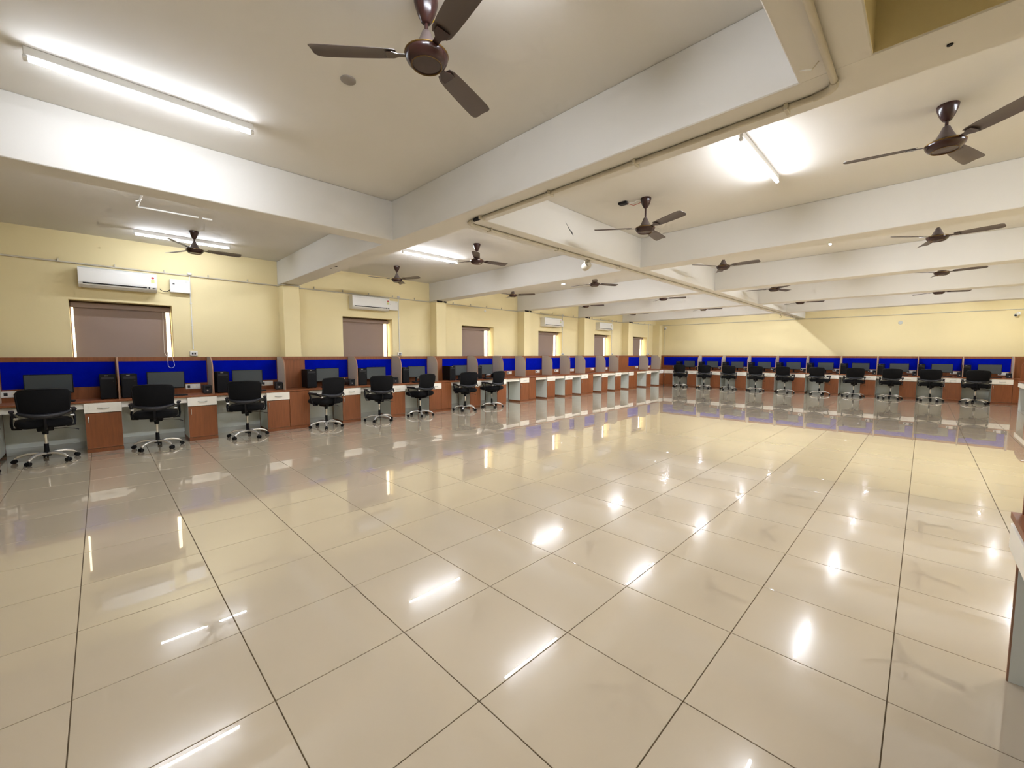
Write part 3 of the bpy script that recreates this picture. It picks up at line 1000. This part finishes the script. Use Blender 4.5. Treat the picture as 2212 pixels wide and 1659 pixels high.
def make_box(label, loc, rz):
    t = thing('voltage_stabilizer', label, 'wall box', loc, rz, 'white voltage boxes beside the air conditioners')
    MB().box(-0.14, -0.085, 0.0, 0.14, 0.0, 0.225, 0.006).build('casing', 'pwhite', t)
    MB().box(-0.105, -0.0865, 0.135, -0.075, -0.0845, 0.15).build('display', 'dark', t)
    MB().box(0.07, -0.0862, 0.19, 0.11, -0.0848, 0.197).build('printed_mark', 'skirt', t)
    MB().tube([(-0.13, -0.03, 0.05), (-0.15, -0.03, 0.03), (-0.18, -0.035, 0.005), (-0.22, -0.04, 0.003), (-0.255, -0.05, 0.015), (-0.275, -0.06, 0.04)], 0.006, 7).build('power_cable', 'black', t, 60)
    return t


for i, (y, z, w) in enumerate(ACS):
    ac0 = place(make_ac, ac0, lambda s, d, zz: (XW, s, zz), y, 0, z, RZ_L, 'white split air conditioner ' + acw[i])
    bx0 = place(make_box, bx0, lambda s, d, zz: (XW, s, zz), BOXY[i], 0, z + 0.035, RZ_L, 'white voltage box beside the air conditioner ' + acw[i])

# ------------------------------------------------------------------ conduits
ZCD = 2.865
path = [(XW + 0.014, YB + 0.05, ZCD)]
for y in BEAM_Y:
    path += [(XW + 0.014, y - 0.02, ZCD - 0.04), (XW + 0.02, y - 0.004, ZCD - 0.045), (XW + 0.30, y - 0.004, ZCD - 0.05), (XW + 0.314, y + 0.012, ZCD - 0.05),
             (XW + 0.314, y + 0.31, ZCD - 0.05), (XW + 0.30, y + 0.329, ZCD - 0.05), (XW + 0.02, y + 0.329, ZCD - 0.045), (XW + 0.014, y + 0.345, ZCD - 0.04)]
path += [(XW + 0.014, YF - 0.32, ZCD)]
cw = thing('wall_conduit', 'cream electrical conduit running along the top of the window wall', 'conduit', (0, 0, 0))
MB().tube(path, 0.0125, 8).build('pipe', 'pipe', cw, 60)
y = -1.0
while y < 18.9:
    if min(abs(y - (b + 0.16)) for b in BEAM_Y) > 0.3:
        MB().box(XW, y - 0.008, ZCD - 0.022, XW + 0.03, y + 0.008, ZCD + 0.022, 0.003).build('clamp', 'pipe', cw)
    y += 0.62
for k, (y, z1) in enumerate([(1.205, 1.52), (5.36, 1.50), (11.99, 1.48), (15.36, 1.48), (18.62, 1.45)]):
    near = ['first', 'second', 'fourth', 'fifth', 'last'][k]
    cv = thing('drop_conduit', 'thin white conduit dropping to a socket right of the %s window' % near, 'conduit', (XW, y, 0))
    MB().tube([(0.012, 0, ZCD), (0.012, 0, z1)], 0.0085, 8).build('pipe', 'pwhite', cv, 60)
    MB().lathe([(0.03, 0), (0.036, 0.006), (0.036, 0.03), (0.03, 0.036)], 16, (0.022, 0, ZCD - 0.018)).build('junction_box', 'pwhite', cv, 40)
    for z in (2.35, 1.95):
        MB().box(0, -0.015, z - 0.006, 0.026, 0.015, z + 0.006, 0.002).build('clamp', 'pwhite', cv)
    so = MB().box(0, -0.055, 1.405, 0.045, 0.055, 1.485, 0.004).build('socket', 'pwhite', cv)
    MB().box(0.0445, -0.03, 1.43, 0.0465, -0.006, 1.462).box(0.0445, 0.006, 1.43, 0.0465, 0.03, 1.462).build('outlet', 'dgrey', so)

# conduit under the beams
pz = ZB - 0.016
cb = thing('beam_conduit', 'cream conduit clamped under the beams, turning two corners', 'conduit', (0, 0, 0))


def corner(c, a, b, r=0.07, n=5):
    out = []
    for i in range(n + 1):
        t = i / n
        p0, p1, p2 = Vector(c) + Vector(a) * r, Vector(c), Vector(c) + Vector(b) * r
        out.append(tuple(p0 * (1 - t) ** 2 + p1 * 2 * t * (1 - t) + p2 * t * t))
    return out


pp = [(-0.395, YB + 0.05, pz)] + corner((-0.395, 2.80, pz), (0, -1, 0), (-1, 0, 0)) + corner((-3.505, 2.82, pz), (1, 0, 0), (0, 1, 0)) + [(-3.505, YF, pz)]
MB().tube(pp, 0.016, 10).build('pipe', 'pipe', cb, 60)
MB().tube(corner((-0.395, 2.80, pz), (0, -1, 0), (-1, 0, 0), 0.10), 0.0205, 10).build('elbow', 'pipe', cb, 60)
MB().tube(corner((-3.505, 2.82, pz), (1, 0, 0), (0, 1, 0), 0.10), 0.0205, 10).build('elbow', 'pipe', cb, 60)
for x in (-0.62, -1.55, -2.35, -3.25):
    MB().box(x - 0.01, 2.775, pz - 0.02, x + 0.01, 2.855, ZB, 0.003).build('clamp', 'pipe', cb)
for y in (3.15, 4.35, 5.9, 7.4, 8.9, 10.4, 12, 14, 16, 18):
    MB().box(-3.545, y - 0.01, pz - 0.02, -3.465, y + 0.01, ZB, 0.003).build('clamp', 'pipe', cb)
MB().tube([(-0.42, 2.45, pz - 0.014), (-0.45, 2.47, pz - 0.03), (-0.48, 2.48, pz - 0.012), (-0.505, 2.50, pz + 0.006)], 0.003, 6).build('loose_wire', 'pipe', cb, 60)
fw = thing('far_conduit', 'dark thin conduit along the top of the far wall', 'conduit', (0, 0, 0))
MB().tube([(XW + 0.36, YF - 0.018, 2.83), (XR - 0.02, YF - 0.018, 2.79)], 0.012, 8).build('pipe', 'pipe', fw, 60)
MB().tube([(XW + 0.45, YF - 0.018, 2.83), (XW + 0.45, YF - 0.018, ZP)], 0.008, 8).build('drop_pipe', 'pipe', fw, 60)

# small plain conduit left over on the slab at the left
sc_ = thing('ceiling_conduit', 'short bent white conduit on the ceiling left of the first small fan', 'conduit', (0, 0, ZC))
MB().tube([(-6.45, 0.445, -0.01), (-7.14, 0.43, -0.01)], 0.011, 8).tube([(-7.14, 0.43, -0.01), (-7.12, 1.05, -0.01)], 0.011, 8).build('pipe', 'pwhite', sc_, 60)
MB().tube([(-7.12, 1.09, -0.01), (-7.11, 1.20, -0.01)], 0.012, 8).build('end_piece', 'pwhite', sc_, 60)
MB().tube([(-6.82, 0.44, -0.012), (-6.83, 0.40, -0.03), (-6.86, 0.41, -0.02)], 0.005, 6).build('hook', 'pwhite', sc_, 60)

# ------------------------------------------------------------------ small fittings
def disc(name, label, cat, loc, r, h, m, axis='z'):
    o = MB()
    if axis == 'z':
        o.lathe([(r, 0), (r, -h * 0.6), (r * 0.85, -h)], 24)
    elif axis == 'y':
        o.cyl((0, 0, 0), (0, -h, 0), r, r * 0.88, n=20)
    else:
        o.cyl((0, 0, 0), (h, 0, 0), r, r * 0.88, n=20)
    return tag(o.build(name, m, None, 40, loc), label, cat)


disc('ceiling_cover_plate', 'round grey cover plate on the ceiling left of the nearest fan', 'cover plate', (-2.88, 1.294, ZC), 0.05, 0.012, 'plate')
disc('wall_cover_plate', 'small round white cover plate above the third window', 'cover plate', (XW, 8.25, 2.735), 0.035, 0.01, 'pwhite', 'x')
disc('wall_cover_plate', 'small round pale cover plate on the far wall at right', 'cover plate', (-0.63, YF, 2.53), 0.06, 0.012, 'skirt', 'y')
disc('beam_socket_hole', 'dark hook hole under the beam at the upper right corner', 'hook hole', (0.01, 2.79, ZB), 0.011, 0.006, 'dark')
disc('beam_socket_hole', 'dark hole under the first cross beam near the window wall', 'hook hole', (-6.73, 2.745, ZB), 0.022, 0.006, 'dark')
disc('beam_socket_hole', 'tiny dark hole beside the larger hole under the first cross beam', 'hook hole', (-6.95, 2.75, ZB), 0.012, 0.005, 'dark')

jb = thing('junction_box', 'black open junction box on the ceiling wired to the long-rod fan', 'junction box', (-2.72, 4.66, ZC))
MB().box(-0.055, -0.04, -0.03, 0.055, 0.04, 0.0, 0.008).build('box', 'dark', jb)
MB().tube([(0.05, 0.0, -0.02), (0.11, 0.02, -0.035), (0.17, 0.03, -0.015), (0.22, 0.055, -0.025)], 0.004, 6).build('wire', 'pwhite', jb, 60)
MB().tube([(0.05, 0.01, -0.025), (0.12, 0.03, -0.06), (0.18, 0.045, -0.05), (0.225, 0.06, -0.03)], 0.003, 6).build('wire', 'red', jb, 60)

el = thing('ceiling_floodlight', 'small cream spotlight with a bright lens clamped under the middle beam', 'spotlight', (-3.62, 5.2, ZB), R(-35))
MB().box(-0.05, -0.03, -0.03, 0.05, 0.03, 0.0, 0.005).build('bracket', 'pipe', el)
MB().tube([(-0.10, 0, -0.085), (-0.085, 0, -0.085), (-0.03, 0, -0.085), (0.05, 0, -0.085), (0.09, 0, -0.085)], [0.052, 0.06, 0.058, 0.050, 0.03], 16).build('housing', 'pipe', el, 50)
MB().lathe([(0.0, 0), (0.05, 0.0), (0.046, 0.008)], 16).build('lens', 'chrome', el, 50, (0, 0, 0)).matrix_local = Matrix.Translation((-0.103, 0, -0.085)) @ Matrix.Rotation(R(90), 4, 'Y')
MB().cyl((0, 0, -0.04), (0, 0, -0.02), 0.012, n=10).build('stem', 'steel', el, 40)

hk = thing('ceiling_hook', 'small curled hook hanging under the middle beam near the far wall', 'hook', (-3.72 + 0.1, 16.9, ZB))
MB().tube([(0, 0, 0), (0, 0, -0.05)] + [(0.0 + 0.03 * math.sin(R(a)), 0, -0.08 + 0.03 * math.cos(R(a))) for a in range(0, 300, 30)], 0.006, 7).build('wire_loop', 'gold', hk, 60)


def camera_dome(label, loc, rz):
    t = thing('security_camera', label, 'security camera', loc, rz, 'security cameras')
    MB().box(-0.045, -0.02, -0.03, 0.045, 0.0, 0.05, 0.004).build('bracket', 'pwhite', t)
    MB().tube([(0, -0.015, 0.01), (0, -0.05, -0.02), (0, -0.12, -0.05)], [0.02, 0.04, 0.042], 14).build('housing', 'pwhite', t, 50)
    MB().tube([(0, -0.118, -0.049), (0, -0.126, -0.053)], 0.03, 14).build('lens', 'dark', t, 50)
    return t


c1 = camera_dome('white security camera in the far left corner', (-8.9, YF - 0.0, 2.70), R(12))
dup(c1, (1.93, YF, 2.66), R(-35), 'white security camera on the far wall at the right frame edge')

# black flexible sleeves where the conduit passes the tops of the farther pillars
for k, y in enumerate(BEAM_Y[1:]):
    o = MB().tube([(XW + 0.318, y + 0.02, ZCD - 0.045), (XW + 0.318, y + 0.19, ZCD - 0.045)], 0.019, 8).tube([(XW + 0.31, y + 0.25, ZCD - 0.045), (XW + 0.31, y + 0.325, ZCD - 0.045)], 0.02, 8) \
        .build('cable_sleeve', 'dark', cw, 60)
# a flake of missing paint on the middle beam and dark sleeve on the beam conduit
MB().tube([(-3.36, 2.805, pz - 0.003), (-3.26, 2.803, pz - 0.003)], 0.018, 8).build('tape_wrap', 'dark', cb, 60)
tag(MB().prism([(4.30, 3.13), (4.37, 3.06), (4.47, 2.985), (4.44, 3.035), (4.40, 3.05)], 0, -0.0005, 0.0015).build('peeled_patch', 'dark', ce, None, (-3.335, 0, 0)), None, None)
